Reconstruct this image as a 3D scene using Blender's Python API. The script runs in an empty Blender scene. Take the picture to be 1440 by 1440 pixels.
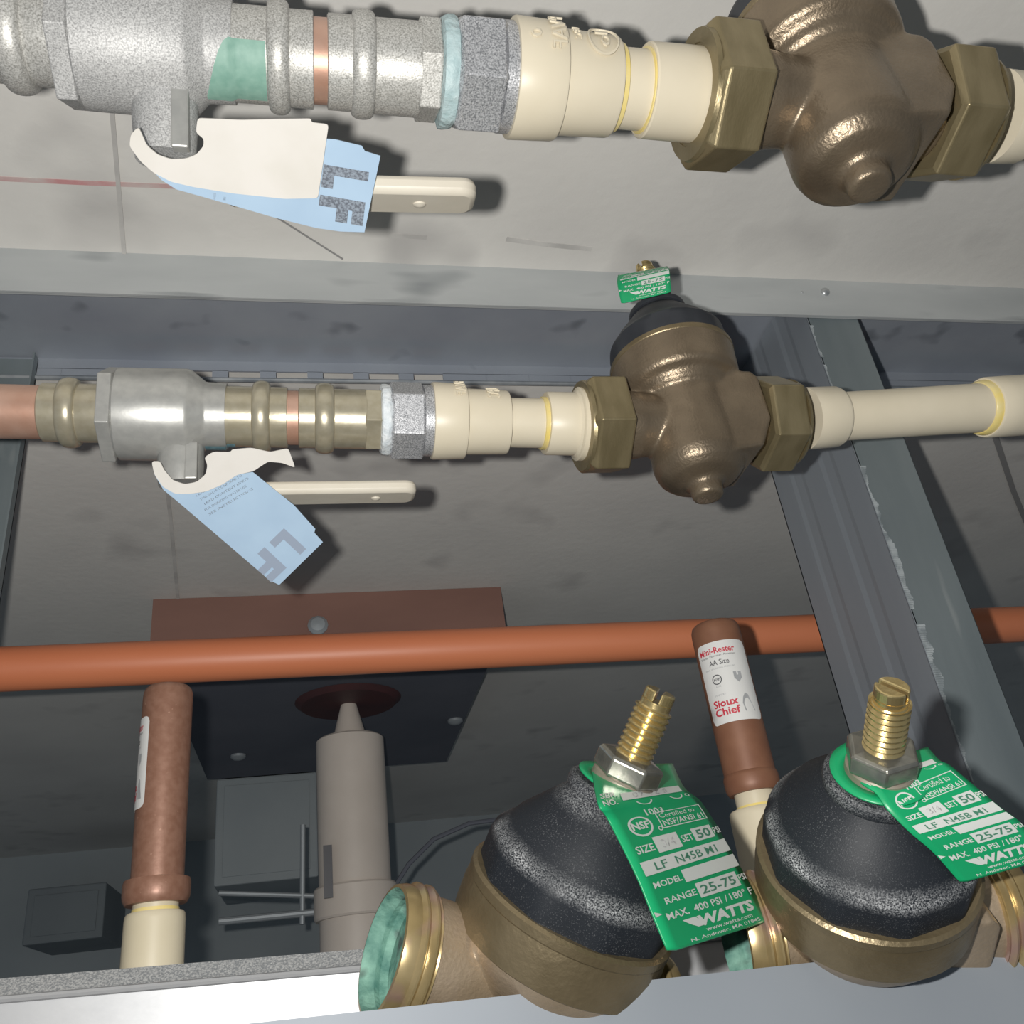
import bpy, bmesh, math, random
from mathutils import Vector, Matrix
random.seed(7)
S = bpy.context.scene
COL = S.collection
PI = math.pi

# ------------------------------------------------------------------ camera
FPX = 1300.0
CAM = Vector((0, 0, 1.5))
pit, yaw, rol = math.radians(28.63), math.radians(14.08), math.radians(-7.9)
FW = Vector((math.sin(yaw)*math.cos(pit), math.cos(yaw)*math.cos(pit), math.sin(pit)))
_r0 = Vector((math.cos(yaw), -math.sin(yaw), 0)); _u0 = _r0.cross(FW)
RT = _r0*math.cos(rol) + _u0*math.sin(rol)
UP = -_r0*math.sin(rol) + _u0*math.cos(rol)
cd = bpy.data.cameras.new('camera'); cam = bpy.data.objects.new('camera', cd); COL.objects.link(cam)
cd.sensor_width = 36; cd.lens = 36*FPX/1440; cd.clip_start = 0.01
cam.matrix_world = Matrix(((RT.x, UP.x, -FW.x, CAM.x), (RT.y, UP.y, -FW.y, CAM.y), (RT.z, UP.z, -FW.z, CAM.z), (0, 0, 0, 1)))
S.camera = cam

# ------------------------------------------------------------------ light
W = bpy.data.worlds.new('world'); S.world = W; W.use_nodes = True
W.node_tree.nodes['Background'].inputs[0].default_value = (0.72, 0.86, 1.0, 1)
W.node_tree.nodes['Background'].inputs[1].default_value = 0.15
fl = bpy.data.lights.new('phone_flash', 'POINT'); fl.energy = 18.8; fl.shadow_soft_size = 0.0035
fl.color = (1.0, 0.975, 0.93)
flo = bpy.data.objects.new('phone_flash', fl); COL.objects.link(flo)
flo.location = CAM - RT*0.019 + UP*0.006 + FW*0.018
# the flash fades gently with distance
fl.use_nodes = True; _n = fl.node_tree.nodes; _l = fl.node_tree.links
_em = next(n for n in _n if n.type == 'EMISSION'); _fo = _n.new('ShaderNodeLightFalloff'); _fo.inputs['Strength'].default_value = 1.0; _fo.inputs['Smooth'].default_value = 0.30
_l.new(_fo.outputs['Quadratic'], _em.inputs['Strength'])
S.view_settings.view_transform = 'Standard'; S.view_settings.look = 'None'
S.view_settings.exposure = 0.0; S.view_settings.gamma = 1.0; S.view_settings.use_curve_mapping = False

# ------------------------------------------------------------------ picture-to-place helpers
def ray(x, y): return FW + RT*((x-720)/FPX) - UP*((y-720)/FPX)
def P(x, y, d): return CAM + ray(x, y)*d
def onY(x, y, Y): r = ray(x, y); return CAM + r*(Y/r.y)
def onZ(x, y, Z): r = ray(x, y); return CAM + r*(Z/r.z)
def onPlane(x, y, p, n): r = ray(x, y); return CAM + r*((p-CAM).dot(n)/r.dot(n))
def depth(p): return (p-CAM).dot(FW)
def proj(p):
    v = p-CAM; d = v.dot(FW); return (720+FPX*v.dot(RT)/d, 720-FPX*v.dot(UP)/d)

# ------------------------------------------------------------------ materials
def lin(c): return tuple(((v/255)/12.92 if v/255 <= .04045 else ((v/255+.055)/1.055)**2.4) for v in c)
MATS = {}
def mat(name, c1, c2=None, metal=0.0, rough=0.5, nscale=60, ndet=4, bump=0.0, bscale=300, lo=.35, hi=.65, spec=.5, sheen=None, stretch=None, c3=None, c3scale=900, c3lo=.62, c3hi=.68, coat=0):
    m = bpy.data.materials.new(name); m.use_nodes = True; nt = m.node_tree; N = nt.nodes; L = nt.links
    b = N['Principled BSDF']
    b.inputs['Metallic'].default_value = metal; b.inputs['Roughness'].default_value = rough
    b.inputs['Specular IOR Level'].default_value = spec
    if coat: b.inputs['Coat Weight'].default_value = coat; b.inputs['Coat Roughness'].default_value = .15
    tc = N.new('ShaderNodeTexCoord'); src = tc.outputs['Object']
    if stretch:
        mp = N.new('ShaderNodeMapping'); mp.inputs['Scale'].default_value = stretch
        L.new(src, mp.inputs[0]); src = mp.outputs[0]
    c1 = lin(c1)
    if c2 is None: b.inputs['Base Color'].default_value = (*c1, 1)
    else:
        n = N.new('ShaderNodeTexNoise'); n.inputs['Scale'].default_value = nscale; n.inputs['Detail'].default_value = ndet
        L.new(src, n.inputs['Vector'])
        r = N.new('ShaderNodeValToRGB'); r.color_ramp.elements[0].position = lo; r.color_ramp.elements[1].position = hi
        r.color_ramp.elements[0].color = (*c1, 1); r.color_ramp.elements[1].color = (*lin(c2), 1)
        L.new(n.outputs['Fac'], r.inputs[0]); out = r.outputs[0]
        if c3:
            n3 = N.new('ShaderNodeTexNoise'); n3.inputs['Scale'].default_value = c3scale; n3.inputs['Detail'].default_value = 2
            L.new(src, n3.inputs['Vector'])
            r3 = N.new('ShaderNodeMapRange'); r3.inputs[1].default_value = c3lo; r3.inputs[2].default_value = c3hi
            L.new(n3.outputs['Fac'], r3.inputs[0])
            mx = N.new('ShaderNodeMix'); mx.data_type = 'RGBA'
            L.new(r3.outputs[0], mx.inputs[0]); L.new(out, mx.inputs[6]); mx.inputs[7].default_value = (*lin(c3), 1)
            out = mx.outputs[2]
        L.new(out, b.inputs['Base Color'])
    if bump:
        nb = N.new('ShaderNodeTexNoise'); nb.inputs['Scale'].default_value = bscale; nb.inputs['Detail'].default_value = 3
        L.new(src, nb.inputs['Vector'])
        bp = N.new('ShaderNodeBump'); bp.inputs['Strength'].default_value = bump; bp.inputs['Distance'].default_value = .002
        L.new(nb.outputs['Fac'], bp.inputs['Height']); L.new(bp.outputs[0], b.inputs['Normal'])
    MATS[name] = m
    return m
mat('concrete', (196, 194, 190), (208, 206, 201), rough=.9, nscale=7, ndet=8, bump=.15, bscale=120, lo=.3, hi=.7, spec=.1, c3=(178, 176, 173), c3scale=14, c3lo=.60, c3hi=.80)
mat('concrete_seam', (172, 170, 167), (196, 194, 190), rough=.9, nscale=40, spec=.1)
mat('chalk_red', (186, 138, 138), (190, 180, 176), rough=.9, nscale=60, spec=.1)
mat('hairline', (136, 135, 134), rough=.9)
mat('back_wall', (150, 157, 160), (160, 166, 168), rough=.9, nscale=5, ndet=5, spec=.1)
mat('floor_dark', (90, 92, 92), (110, 110, 108), rough=.9, nscale=6, spec=.1)
mat('galv_front', (172, 176, 177), (192, 195, 195), metal=.3, rough=.5, nscale=22, ndet=6, bump=.05, bscale=200, c3=(150, 154, 156), c3scale=45, c3lo=.6, c3hi=.72, stretch=(.25, 1, 1))
mat('galv_dark', (138, 144, 154), (152, 158, 166), metal=.25, rough=.45, nscale=12, ndet=6, bump=.04, bscale=120, c3=(116, 122, 130), c3scale=30, c3lo=.62, c3hi=.72)
mat('galv_hem', (128, 134, 140), (160, 164, 167), metal=.4, rough=.4, nscale=60)
mat('stud_web', (138, 145, 153), (150, 157, 164), metal=.45, rough=.5, nscale=14, ndet=5, stretch=(1, 1, .08), bump=.03)
mat('stud_flange', (112, 122, 126), (130, 139, 142), metal=.4, rough=.5, nscale=25, ndet=6, bump=.04, c3=(165, 170, 170), c3scale=60, c3lo=.66, c3hi=.78, stretch=(1, 1, .2))
mat('scuff', (164, 171, 174), (124, 132, 136), rough=.7, nscale=160, ndet=5, lo=.4, hi=.6)
mat('sill_bright', (160, 162, 165), (178, 179, 181), metal=.4, rough=.45, nscale=20, ndet=5, bump=.03, stretch=(.3, 1, 1))
mat('sill_speckle', (140, 143, 146), (188, 189, 189), metal=.35, rough=.45, nscale=1500, ndet=2, bump=.12, bscale=1200, lo=.4, hi=.62)
mat('sill_grey', (128, 134, 142), (138, 144, 151), metal=.2, rough=.55, nscale=8, ndet=4)
mat('silver_cast', (138, 138, 138), (198, 198, 197), metal=.22, rough=.55, nscale=2200, ndet=3, bump=.06, bscale=2000, lo=.3, hi=.62)
mat('silver_smooth', (170, 170, 167), (180, 180, 176), metal=.4, rough=.34, nscale=300, ndet=3, bump=.015, bscale=900)
mat('press_brass', (147, 146, 141), (206, 205, 201), metal=.35, rough=.45, nscale=2000, ndet=3, bump=.06, bscale=1800, lo=.32, hi=.62)
mat('press_brass_mid', (174, 166, 144), (184, 177, 157), metal=.5, rough=.3, nscale=250, ndet=3, bump=.015, bscale=900, lo=.35, hi=.65)
mat('copper', (176, 128, 104), (200, 164, 146), metal=.45, rough=.42, nscale=40, ndet=5, bump=.03)
mat('hex_grit', (130, 132, 136), (206, 207, 210), metal=.4, rough=.36, nscale=2000, ndet=3, bump=.08, bscale=1800, lo=.34, hi=.62)
mat('sealant', (166, 190, 193), (190, 208, 210), rough=.55, nscale=200, bump=.4, bscale=400)
mat('sealant_white', (205, 214, 220), (232, 236, 238), rough=.55, nscale=200, bump=.4, bscale=400)
mat('ink_green', (116, 156, 142), (136, 172, 158), rough=.55, nscale=350, lo=.3, hi=.7)
mat('ink_teal', (92, 128, 140), (122, 155, 162), rough=.55, nscale=350)
mat('cpvc', (211, 201, 178), (218, 208, 186), rough=.38, nscale=30, spec=.4)
mat('cpvc_grey', (200, 190, 164), (208, 198, 174), rough=.42, nscale=30, spec=.4)
mat('glue', (226, 204, 120), (222, 206, 150), rough=.25, nscale=120)
mat('bronze', (120, 107, 90), (142, 127, 107), metal=.62, rough=.37, nscale=35, ndet=6, bump=.16, bscale=900, c3=(108, 95, 79), c3scale=25, c3lo=.6, c3hi=.75)
mat('bronze_nut', (132, 120, 90), (150, 137, 106), metal=.6, rough=.36, nscale=50, ndet=5, bump=.06, bscale=500, stretch=(3, 1, 1))
mat('bronze_old', (156, 138, 114), (178, 160, 138), metal=.5, rough=.42, nscale=60, ndet=6, bump=.14, bscale=900, c3=(168, 150, 130), c3scale=140, c3lo=.58, c3hi=.7)
mat('bell_machined', (120, 107, 82), (136, 122, 96), metal=.6, rough=.38, nscale=80, ndet=5, bump=.12, bscale=600)
mat('thread_brass', (164, 144, 102), (188, 168, 126), metal=.6, rough=.28, nscale=90, ndet=4, c3=(170, 140, 128), c3scale=70, c3lo=.52, c3hi=.62)
mat('bright_brass', (222, 202, 150), (204, 180, 124), metal=.85, rough=.24, nscale=60, ndet=4, bump=.06, bscale=500)
mat('patina', (66, 112, 102), (126, 168, 152), rough=.75, nscale=160, ndet=6, bump=.4, bscale=300, lo=.35, hi=.68, c3=(70, 84, 80), c3scale=90, c3lo=.55, c3hi=.65)
mat('nut_steel', (132, 132, 126), (160, 158, 148), metal=.75, rough=.25, nscale=200, ndet=4, bump=.06)
mat('nut_skirt', (140, 132, 118), (158, 150, 136), metal=.4, rough=.45, nscale=160, ndet=4)
mat('tag_green', (22, 154, 98), (26, 162, 105), rough=.35, nscale=40, spec=.45)
mat('tag_white', (208, 212, 208), rough=.5)
mat('tag_ink', (74, 130, 106), rough=.5)
mat('tag_grey_ink', (150, 150, 150), (215, 215, 215), rough=.5, nscale=900)
mat('tag_blue', (164, 188, 211), (170, 194, 216), rough=.6, nscale=60, spec=.2)
mat('tag_paper', (212, 208, 200), (220, 216, 210), rough=.7, nscale=50, bump=.06, bscale=60, spec=.2)
mat('print_dark', (96, 102, 112), (140, 150, 162), rough=.7, nscale=1500, lo=.4, hi=.6)
mat('print_grey', (146, 158, 176), rough=.7)
mat('lever_white', (208, 200, 184), (214, 207, 192), rough=.45, nscale=40, bump=.05, bscale=200)
mat('orange_pipe', (206, 122, 84), (212, 130, 92), rough=.45, nscale=20, stretch=(.15, 1, 1))
mat('brown_plate', (118, 86, 76), (130, 96, 85), rough=.7, nscale=14, ndet=6, stretch=(.3, 1, 1))
mat('plate_dark', (84, 88, 98), (94, 97, 106), rough=.7, nscale=9, ndet=5)
mat('collar_red', (72, 40, 41), (62, 38, 40), rough=.6, nscale=30)
mat('pvc_grey', (196, 186, 176), (204, 194, 184), rough=.5, nscale=20, spec=.4)
mat('wire', (150, 156, 160), rough=.5, metal=.3)
mat('box_dark', (118, 125, 129), (126, 133, 136), rough=.8, nscale=6)
mat('arr_copper', (136, 98, 80), (148, 111, 93), metal=.25, rough=.42, nscale=300, ndet=5, bump=.03, bscale=600, c3=(178, 140, 120), c3scale=500, c3lo=.70, c3hi=.78)
mat('arr_brown', (124, 84, 64), (134, 94, 72), metal=.15, rough=.5, nscale=80, ndet=4)
mat('label_white', (212, 212, 210), rough=.5)
mat('label_red', (190, 54, 70), rough=.5)
mat('label_black', (80, 80, 84), rough=.5)
mat('label_grey', (158, 160, 162), rough=.5)
mat('screw_steel', (170, 174, 176), (200, 202, 202), metal=.7, rough=.3, nscale=60)

CDZ = -.008      # the loose valves carry their bell 8 mm lower than the installed ones
mat('bonnet_clean', (40, 43, 49), (48, 51, 57), rough=.5, nscale=80)
def cap_material():
    m = bpy.data.materials.new('black_bonnet'); m.use_nodes = True; nt = m.node_tree; N = nt.nodes; L = nt.links
    b = N['Principled BSDF']; b.inputs['Roughness'].default_value = .55; b.inputs['Specular IOR Level'].default_value = .35
    tc = N.new('ShaderNodeTexCoord'); sep = N.new('ShaderNodeSeparateXYZ'); L.new(tc.outputs['Object'], sep.inputs[0])
    def rng(inp, a, bb, c, d):
        r = N.new('ShaderNodeMapRange'); r.inputs[1].default_value = a; r.inputs[2].default_value = bb
        r.inputs[3].default_value = c; r.inputs[4].default_value = d; L.new(inp, r.inputs[0]); return r.outputs[0]
    def op(o, x, y):
        n = N.new('ShaderNodeMath'); n.operation = o
        for i, v in enumerate((x, y)):
            if isinstance(v, float): n.inputs[i].default_value = v
            else: L.new(v, n.inputs[i])
        return n.outputs[0]
    z = sep.outputs[2]
    band = op('MULTIPLY', rng(z, .0445+CDZ, .0475+CDZ, 0, 1), rng(z, .0478+CDZ, .0508+CDZ, 1, 0))     # dust on the rounded shoulder
    band2 = op('MULTIPLY', rng(z, .0610+CDZ, .0640+CDZ, 0, 1), 1.0)                            # dust round the neck collar
    n1 = N.new('ShaderNodeTexNoise'); n1.inputs['Scale'].default_value = 2600; n1.inputs['Detail'].default_value = 3
    L.new(tc.outputs['Object'], n1.inputs['Vector'])
    n2 = N.new('ShaderNodeTexNoise'); n2.inputs['Scale'].default_value = 55; n2.inputs['Detail'].default_value = 4
    L.new(tc.outputs['Object'], n2.inputs['Vector'])
    grit = rng(n1.outputs['Fac'], .40, .62, 0, 1); big = rng(n2.outputs['Fac'], .33, .6, 0, 1)
    d1 = op('MULTIPLY', op('MULTIPLY', op('MAXIMUM', band, op('MULTIPLY', band2, .45)), grit), big)
    vo = N.new('ShaderNodeTexVoronoi'); vo.inputs['Scale'].default_value = 130; L.new(tc.outputs['Object'], vo.inputs['Vector'])
    vs = N.new('ShaderNodeSeparateColor'); L.new(vo.outputs['Color'], vs.inputs[0])
    sp = op('MULTIPLY', rng(vo.outputs['Distance'], .05, .10, 1, 0), rng(vs.outputs[0], .74, .76, 0, 1))
    haze = op('MULTIPLY', rng(n1.outputs['Fac'], .58, .75, 0, .22), big)
    d = op('MINIMUM', op('ADD', op('ADD', op('MULTIPLY', d1, .7), op('MULTIPLY', sp, .5)), haze), 1.0)
    mx = N.new('ShaderNodeMix'); mx.data_type = 'RGBA'; L.new(d, mx.inputs[0])
    mx.inputs[6].default_value = (*lin((31, 35, 41)), 1); mx.inputs[7].default_value = (*lin((196, 198, 200)), 1)
    L.new(mx.outputs[2], b.inputs['Base Color'])
    bp = N.new('ShaderNodeBump'); bp.inputs['Strength'].default_value = .15; bp.inputs['Distance'].default_value = .0004
    L.new(n1.outputs['Fac'], bp.inputs['Height']); L.new(bp.outputs[0], b.inputs['Normal'])
    MATS['black_bonnet'] = m
cap_material()

# ------------------------------------------------------------------ object helpers
ORG = {}
def tag(o, label=None, cat=None, group=None, kind=None):
    if label: o['label'] = label
    if cat: o['category'] = cat
    if group: o['group'] = group
    if kind: o['kind'] = kind
    return o
def thing(name, label, cat, loc, group=None, kind=None):
    o = bpy.data.objects.new(name, None); COL.objects.link(o); o.location = loc; o.empty_display_size = .01
    ORG[o] = Vector(loc)
    return tag(o, label, cat, group, kind)
class MB:
    def __init__(s): s.v = []; s.f = []
    def add(s, v, f):
        k = len(s.v); s.v += [Vector(p) for p in v]; s.f += [tuple(i+k for i in q) for q in f]; return s
    def lathe(s, p0, ax, prof, seg=40, ref=None, a0=0.0, rfun=None, caps=True):
        ax = Vector(ax).normalized(); ref = Vector(ref) if ref else Vector((0, 0, 1))
        if abs(ref.normalized().dot(ax)) > .95: ref = Vector((1, 0, 0)) if abs(ax.x) < .8 else Vector((0, 1, 0))
        e2 = (ref-ax*ref.dot(ax)).normalized(); e3 = ax.cross(e2); p0 = Vector(p0)
        v = []; f = []
        for (t, r) in prof:
            for k in range(seg):
                a = a0+2*PI*k/seg; rr = r*(rfun(a, t) if rfun else 1)
                v.append(p0+ax*t+(e2*math.cos(a)+e3*math.sin(a))*rr)
        for i in range(len(prof)-1):
            for k in range(seg):
                k2 = (k+1) % seg; f.append((i*seg+k, i*seg+k2, (i+1)*seg+k2, (i+1)*seg+k))
        if caps:
            f.append(tuple(range(seg-1, -1, -1))); n = (len(prof)-1)*seg; f.append(tuple(range(n, n+seg)))
        return s.add(v, f)
    def box(s, lo, hi):
        (x0, y0, z0), (x1, y1, z1) = lo, hi
        return s.add([(x0, y0, z0), (x1, y0, z0), (x1, y1, z0), (x0, y1, z0), (x0, y0, z1), (x1, y0, z1), (x1, y1, z1), (x0, y1, z1)],
                     [(3, 2, 1, 0), (4, 5, 6, 7), (0, 1, 5, 4), (1, 2, 6, 5), (2, 3, 7, 6), (3, 0, 4, 7)])
    def obox(s, a, b, w, h, upv=(0, 0, 1)):
        a = Vector(a); b = Vector(b); d = (b-a).normalized(); sd = d.cross(Vector(upv)).normalized(); u = sd.cross(d)
        v = [p+sd*(i*w/2)+u*(j*h/2) for p in (a, b) for i, j in ((-1, -1), (1, -1), (1, 1), (-1, 1))]
        return s.add(v, [(0, 1, 2, 3), (7, 6, 5, 4), (0, 4, 5, 1), (1, 5, 6, 2), (2, 6, 7, 3), (3, 7, 4, 0)])
    def prism(s, pts, n):
        pts = [Vector(p) for p in pts]; n = Vector(n); k = len(pts)
        v = pts+[p+n for p in pts]
        f = [tuple(range(k-1, -1, -1)), tuple(range(k, 2*k))]+[(i, (i+1) % k, k+(i+1) % k, k+i) for i in range(k)]
        return s.add(v, f)
    def mesh(s, name, m, org=Vector((0, 0, 0)), smooth=35, fix=True):
        me = bpy.data.meshes.new(name); me.from_pydata([p-org for p in s.v], [], s.f)
        if fix:
            bm = bmesh.new(); bm.from_mesh(me); bmesh.ops.recalc_face_normals(bm, faces=bm.faces); bm.to_mesh(me); bm.free()
        me.materials.append(MATS[m]); me.update()
        if smooth:
            me.polygons.foreach_set('use_smooth', [True]*len(me.polygons)); me.set_sharp_from_angle(angle=math.radians(smooth))
        return me
    def build(s, name, m, parent=None, smooth=35, bevel=0, label=None, fix=True, org=None):
        o_org = ORG[parent] if parent else (org if org is not None else Vector((0, 0, 0)))
        o = bpy.data.objects.new(name, s.mesh(name, m, o_org, smooth, fix)); COL.objects.link(o)
        if parent: o.parent = parent; ORG[o] = ORG[parent]
        else: o.location = o_org; ORG[o] = Vector(o_org)
        if bevel:
            b = o.modifiers.new('bevel', 'BEVEL'); b.width = bevel; b.segments = 2; b.limit_method = 'ANGLE'; b.angle_limit = math.radians(40)
        if label: o['label'] = label
        return o
def copy_tree(o, parent=None):
    c = o.copy(); COL.objects.link(c); c.parent = parent
    for ch in o.children: copy_tree(ch, c)
    return c
def bead(t0, t1, r0, r1, n=8):
    """rounded bulge from radius r0 up to r1"""
    return [(t0+(t1-t0)*(.5-.5*math.cos(PI*k/n)), r0+(r1-r0)*math.sin(PI*k/n)**.75) for k in range(n+1)]

# flat print in a unit plane, later laid onto surfaces
def text2d(txt, h, bold=0.0, shear=0.0, width=None, align='LEFT'):
    c = bpy.data.curves.new('txt', 'FONT'); c.body = txt; c.size = 1; c.offset = bold; c.shear = shear; c.resolution_u = 2
    o = bpy.data.objects.new('txt', c); COL.objects.link(o)
    dg = bpy.context.evaluated_depsgraph_get(); me = bpy.data.meshes.new_from_object(o.evaluated_get(dg))
    v = [(p.co.x, p.co.y) for p in me.vertices]; f = [tuple(p.vertices) for p in me.polygons]
    bpy.data.objects.remove(o); bpy.data.curves.remove(c); bpy.data.meshes.remove(me)
    if not v: return [], []
    x0 = min(p[0] for p in v); x1 = max(p[0] for p in v); y1 = .70
    sx = (width/(x1-x0)) if width else h/y1
    off = 0 if align == 'LEFT' else (x1-x0)*sx/2 if align == 'CENTER' else (x1-x0)*sx
    return [((p[0]-x0)*sx-off, p[1]*h/y1) for p in v], f
class Print:
    """2D layer: u right, v down"""
    def __init__(s): s.v = []; s.f = []
    def add(s, v, f): k = len(s.v); s.v += v; s.f += [tuple(i+k for i in q) for q in f]
    def rect(s, x0, y0, x1, y1, n=6):
        v = []; f = []
        for i in range(n+1):
            for j in range(n+1): v.append((x0+(x1-x0)*i/n, y0+(y1-y0)*j/n))
        for i in range(n):
            for j in range(n): a = i*(n+1)+j; f.append((a, a+1, a+n+2, a+n+1))
        s.add(v, f)
    def frame(s, x0, y0, x1, y1, w):
        s.rect(x0, y0, x1, y0+w); s.rect(x0, y1-w, x1, y1); s.rect(x0, y0, x0+w, y1); s.rect(x1-w, y0, x1, y1)
    def ring(s, cx, cy, r, w, n=24, a0=0, a1=2*PI):
        v = []; f = []
        for k in range(n+1):
            a = a0+(a1-a0)*k/n
            v += [(cx+math.cos(a)*r, cy+math.sin(a)*r), (cx+math.cos(a)*(r-w), cy+math.sin(a)*(r-w))]
        for k in range(n): f.append((2*k, 2*k+1, 2*k+3, 2*k+2))
        s.add(v, f)
    def poly(s, pts): s.add(list(pts), [tuple(range(len(pts)))])
    def text(s, txt, x, y, h, width=None, bold=0.0, shear=0.0, align='LEFT'):
        v, f = text2d(txt, h, bold, shear, width, align); s.add([(x+a, y-b) for a, b in v], f)
    def build(s, name, m, parent, fn):
        mb = MB(); mb.add([fn(u, v) for u, v in s.v], s.f)
        return mb.build(name, m, parent, smooth=0, fix=False)

H = CAM.z
CEIL = .398
# ================================================================== SETTING
def struct(o): o['kind'] = 'structure'; return o
mb = MB(); mb.box((-1.4, -.9, CEIL+H), (2.0, 2.2, CEIL+H+.15)); ceil = struct(mb.build('ceiling', 'concrete', smooth=0))
mb = MB(); mb.box((-1.4, 2.05, 0), (2.0, 2.2, CEIL+H)); struct(mb.build('wall_back', 'back_wall', smooth=0))
mb = MB(); mb.box((-1.4, -.9, -.1), (2.0, 2.2, 0)); struct(mb.build('floor', 'floor_dark', smooth=0))
def ceil_strip(name, m, pts, w, t):
    b = MB()
    for a, c in zip(pts[:-1], pts[1:]):
        pa = onZ(*a, CEIL); pb = onZ(*c, CEIL); pa.z = pb.z = CEIL+H-t/2+.0002; b.obox(pa, pb, w, t)
    return b.build(name, m, ceil, smooth=0)
ceil_strip('formwork_seam', 'concrete_seam', [(148, 20), (158, 160), (170, 300), (176, 372)], .0022, .0012)
ceil_strip('formwork_seam', 'concrete_seam', [(230, 640), (240, 730), (250, 840), (258, 960)], .003, .0012)
ceil_strip('hairline_joint', 'hairline', [(318, 262), (400, 312), (482, 364)], .0010, .0006)
ceil_strip('chalk_line', 'chalk_red', [(-900, 190), (-20, 250), (120, 257), (245, 262)], .0028, .0005)
ceil_strip('scratch_mark', 'concrete_seam', [(712, 336), (770, 344), (832, 350)], .0035, .0005)
ceil_strip('scratch_mark', 'concrete_seam', [(545, 330), (600, 334)], .003, .0005)
ceil_strip('form_joint', 'hairline', [(1395, 600), (1425, 690), (1470, 800)], .005, .001)

# ---- top track
YF, YR = .405, .499; ZF = .3665; ZR = .3815
t = thing('ceiling_track', 'grey galvanized U-shaped track screwed along the concrete ceiling', 'track', (0.1, YF, CEIL+H))
mb = MB(); mb.box((-.75, YF, ZF+H), (1.1, YF+.0012, CEIL+H+.002)); mb.obox((-.75, YF-.0006, ZF+H+.0012), (1.1, YF-.0006, ZF+H+.0012), .0014, .0024)
mb.build('front_flange', 'galv_front', t, smooth=0)
mb = MB(); mb.box((-.75, YF+.0012, CEIL+H-.0012), (1.1, YR-.0012, CEIL+H-.0001)); mb.build('web', 'galv_dark', t, smooth=0)
# rear flange with a row of slots near its lower hem
mb = MB(); mb.box((-.75, YR-.0012, ZR+.0075+H), (1.1, YR, CEIL+H)); mb.box((-.75, YR-.0012, ZR+H), (1.1, YR, ZR+.0022+H))
xx = -.75
while xx < 1.1:
    slot = -.13 < xx < .09
    mb.box((xx, YR-.0012, ZR+.002+H), (xx+(.010 if slot else .0301), YR, ZR+.0078+H)); xx += .030
mb.build('rear_flange', 'galv_dark', t, smooth=0)
mb = MB(); mb.lathe((-.75, YR-.0016, ZR+H), (1, 0, 0), [(0, .0016), (1.85, .0016)], 8); mb.build('hem', 'galv_hem', t)
for (px, py) in ((1160, 411), (1128, 411)):
    p = onY(px, py, YF); mb = MB(); mb.lathe(p, (0, -1, 0), [(-.001, .0030), (.0008, .0030), (.0016, .0024), (.0024, .0010), (.0026, .0001)] if px > 1140 else [(-.001, .0009), (.0006, .0007), (.0008, .0001)], 14)
    mb.build('screw', 'screw_steel', t)
p = onY(731, 499, YR-.0012); mb = MB(); mb.lathe(p, (0, -1, 0), [(-.001, .0028), (.001, .0028), (.0022, .0016), (.0026, .0001)], 12); mb.build('screw', 'screw_steel', t)

# ---- studs
def stud(x0, x1, label, scuffs):
    t = thing('metal_stud', label, 'stud', ((x0+x1)/2, YF, 0.0), 'wall studs')
    y0, y1 = YF+.0016, YR-.0016; zt = CEIL+H-.003
    mb = MB()
    # web with two shallow stiffening ribs
    ys = [y0, y0+.020, y0+.024, y0+.032, y0+.036, y1-.036, y1-.032, y1-.024, y1-.020, y1]
    xs = [0, 0, .0006, .0006, 0, 0, .0006, .0006, 0, 0]
    pts = [(x0+dx, y, 0) for y, dx in zip(ys, xs)]+[(x0+dx+.001, y, 0) for y, dx in reversed(list(zip(ys, xs)))]
    mb.prism(pts, (0, 0, zt)); mb.build('web', 'stud_web', t, smooth=0)
    fl = MB(); fl.box((x0, y0, 0), (x1, y0+.001, zt)); fl.box((x1-.001, y0, 0), (x1, y0+.008, zt)); f1 = fl.build('flange', 'stud_flange', t, smooth=0, bevel=.0004)
    fl = MB(); fl.box((x0, y1-.001, 0), (x1, y1, zt)); fl.box((x1-.001, y1-.008, 0), (x1, y1, zt)); fl.build('flange', 'stud_flange', t, smooth=0)
    for sc in scuffs:
        m2 = MB()
        for (z0, z1, xo, w) in sc:
            m2.box((x0+xo, y0-.00025, z0+H), (x0+xo+w, y0+.0002, z1+H))
        m2.build('scuff_mark', 'scuff', t, smooth=0)
    return t
sc = []
for a, b in ((.335, .36), (.30, .328), (.165, .255), (.06, .155)):
    z = a; s_ = []
    w_ = .002 if b > .16 else .005; wm = .0042 if b > .16 else .0095
    while z < b: w_ = max(.0006, min(wm, w_+random.uniform(-.0008, .0008))); s_.append((z, z+.0013, .0003, w_)); z += .0012
    sc.append(s_)
stud(.311, .3475, 'dark galvanized stud with white scuffs along its edge, behind the cream pipe', sc)
stud(-.2005, -.1640, 'dark galvanized stud with a plain unscuffed edge, beside the copper pipe', [])

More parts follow.
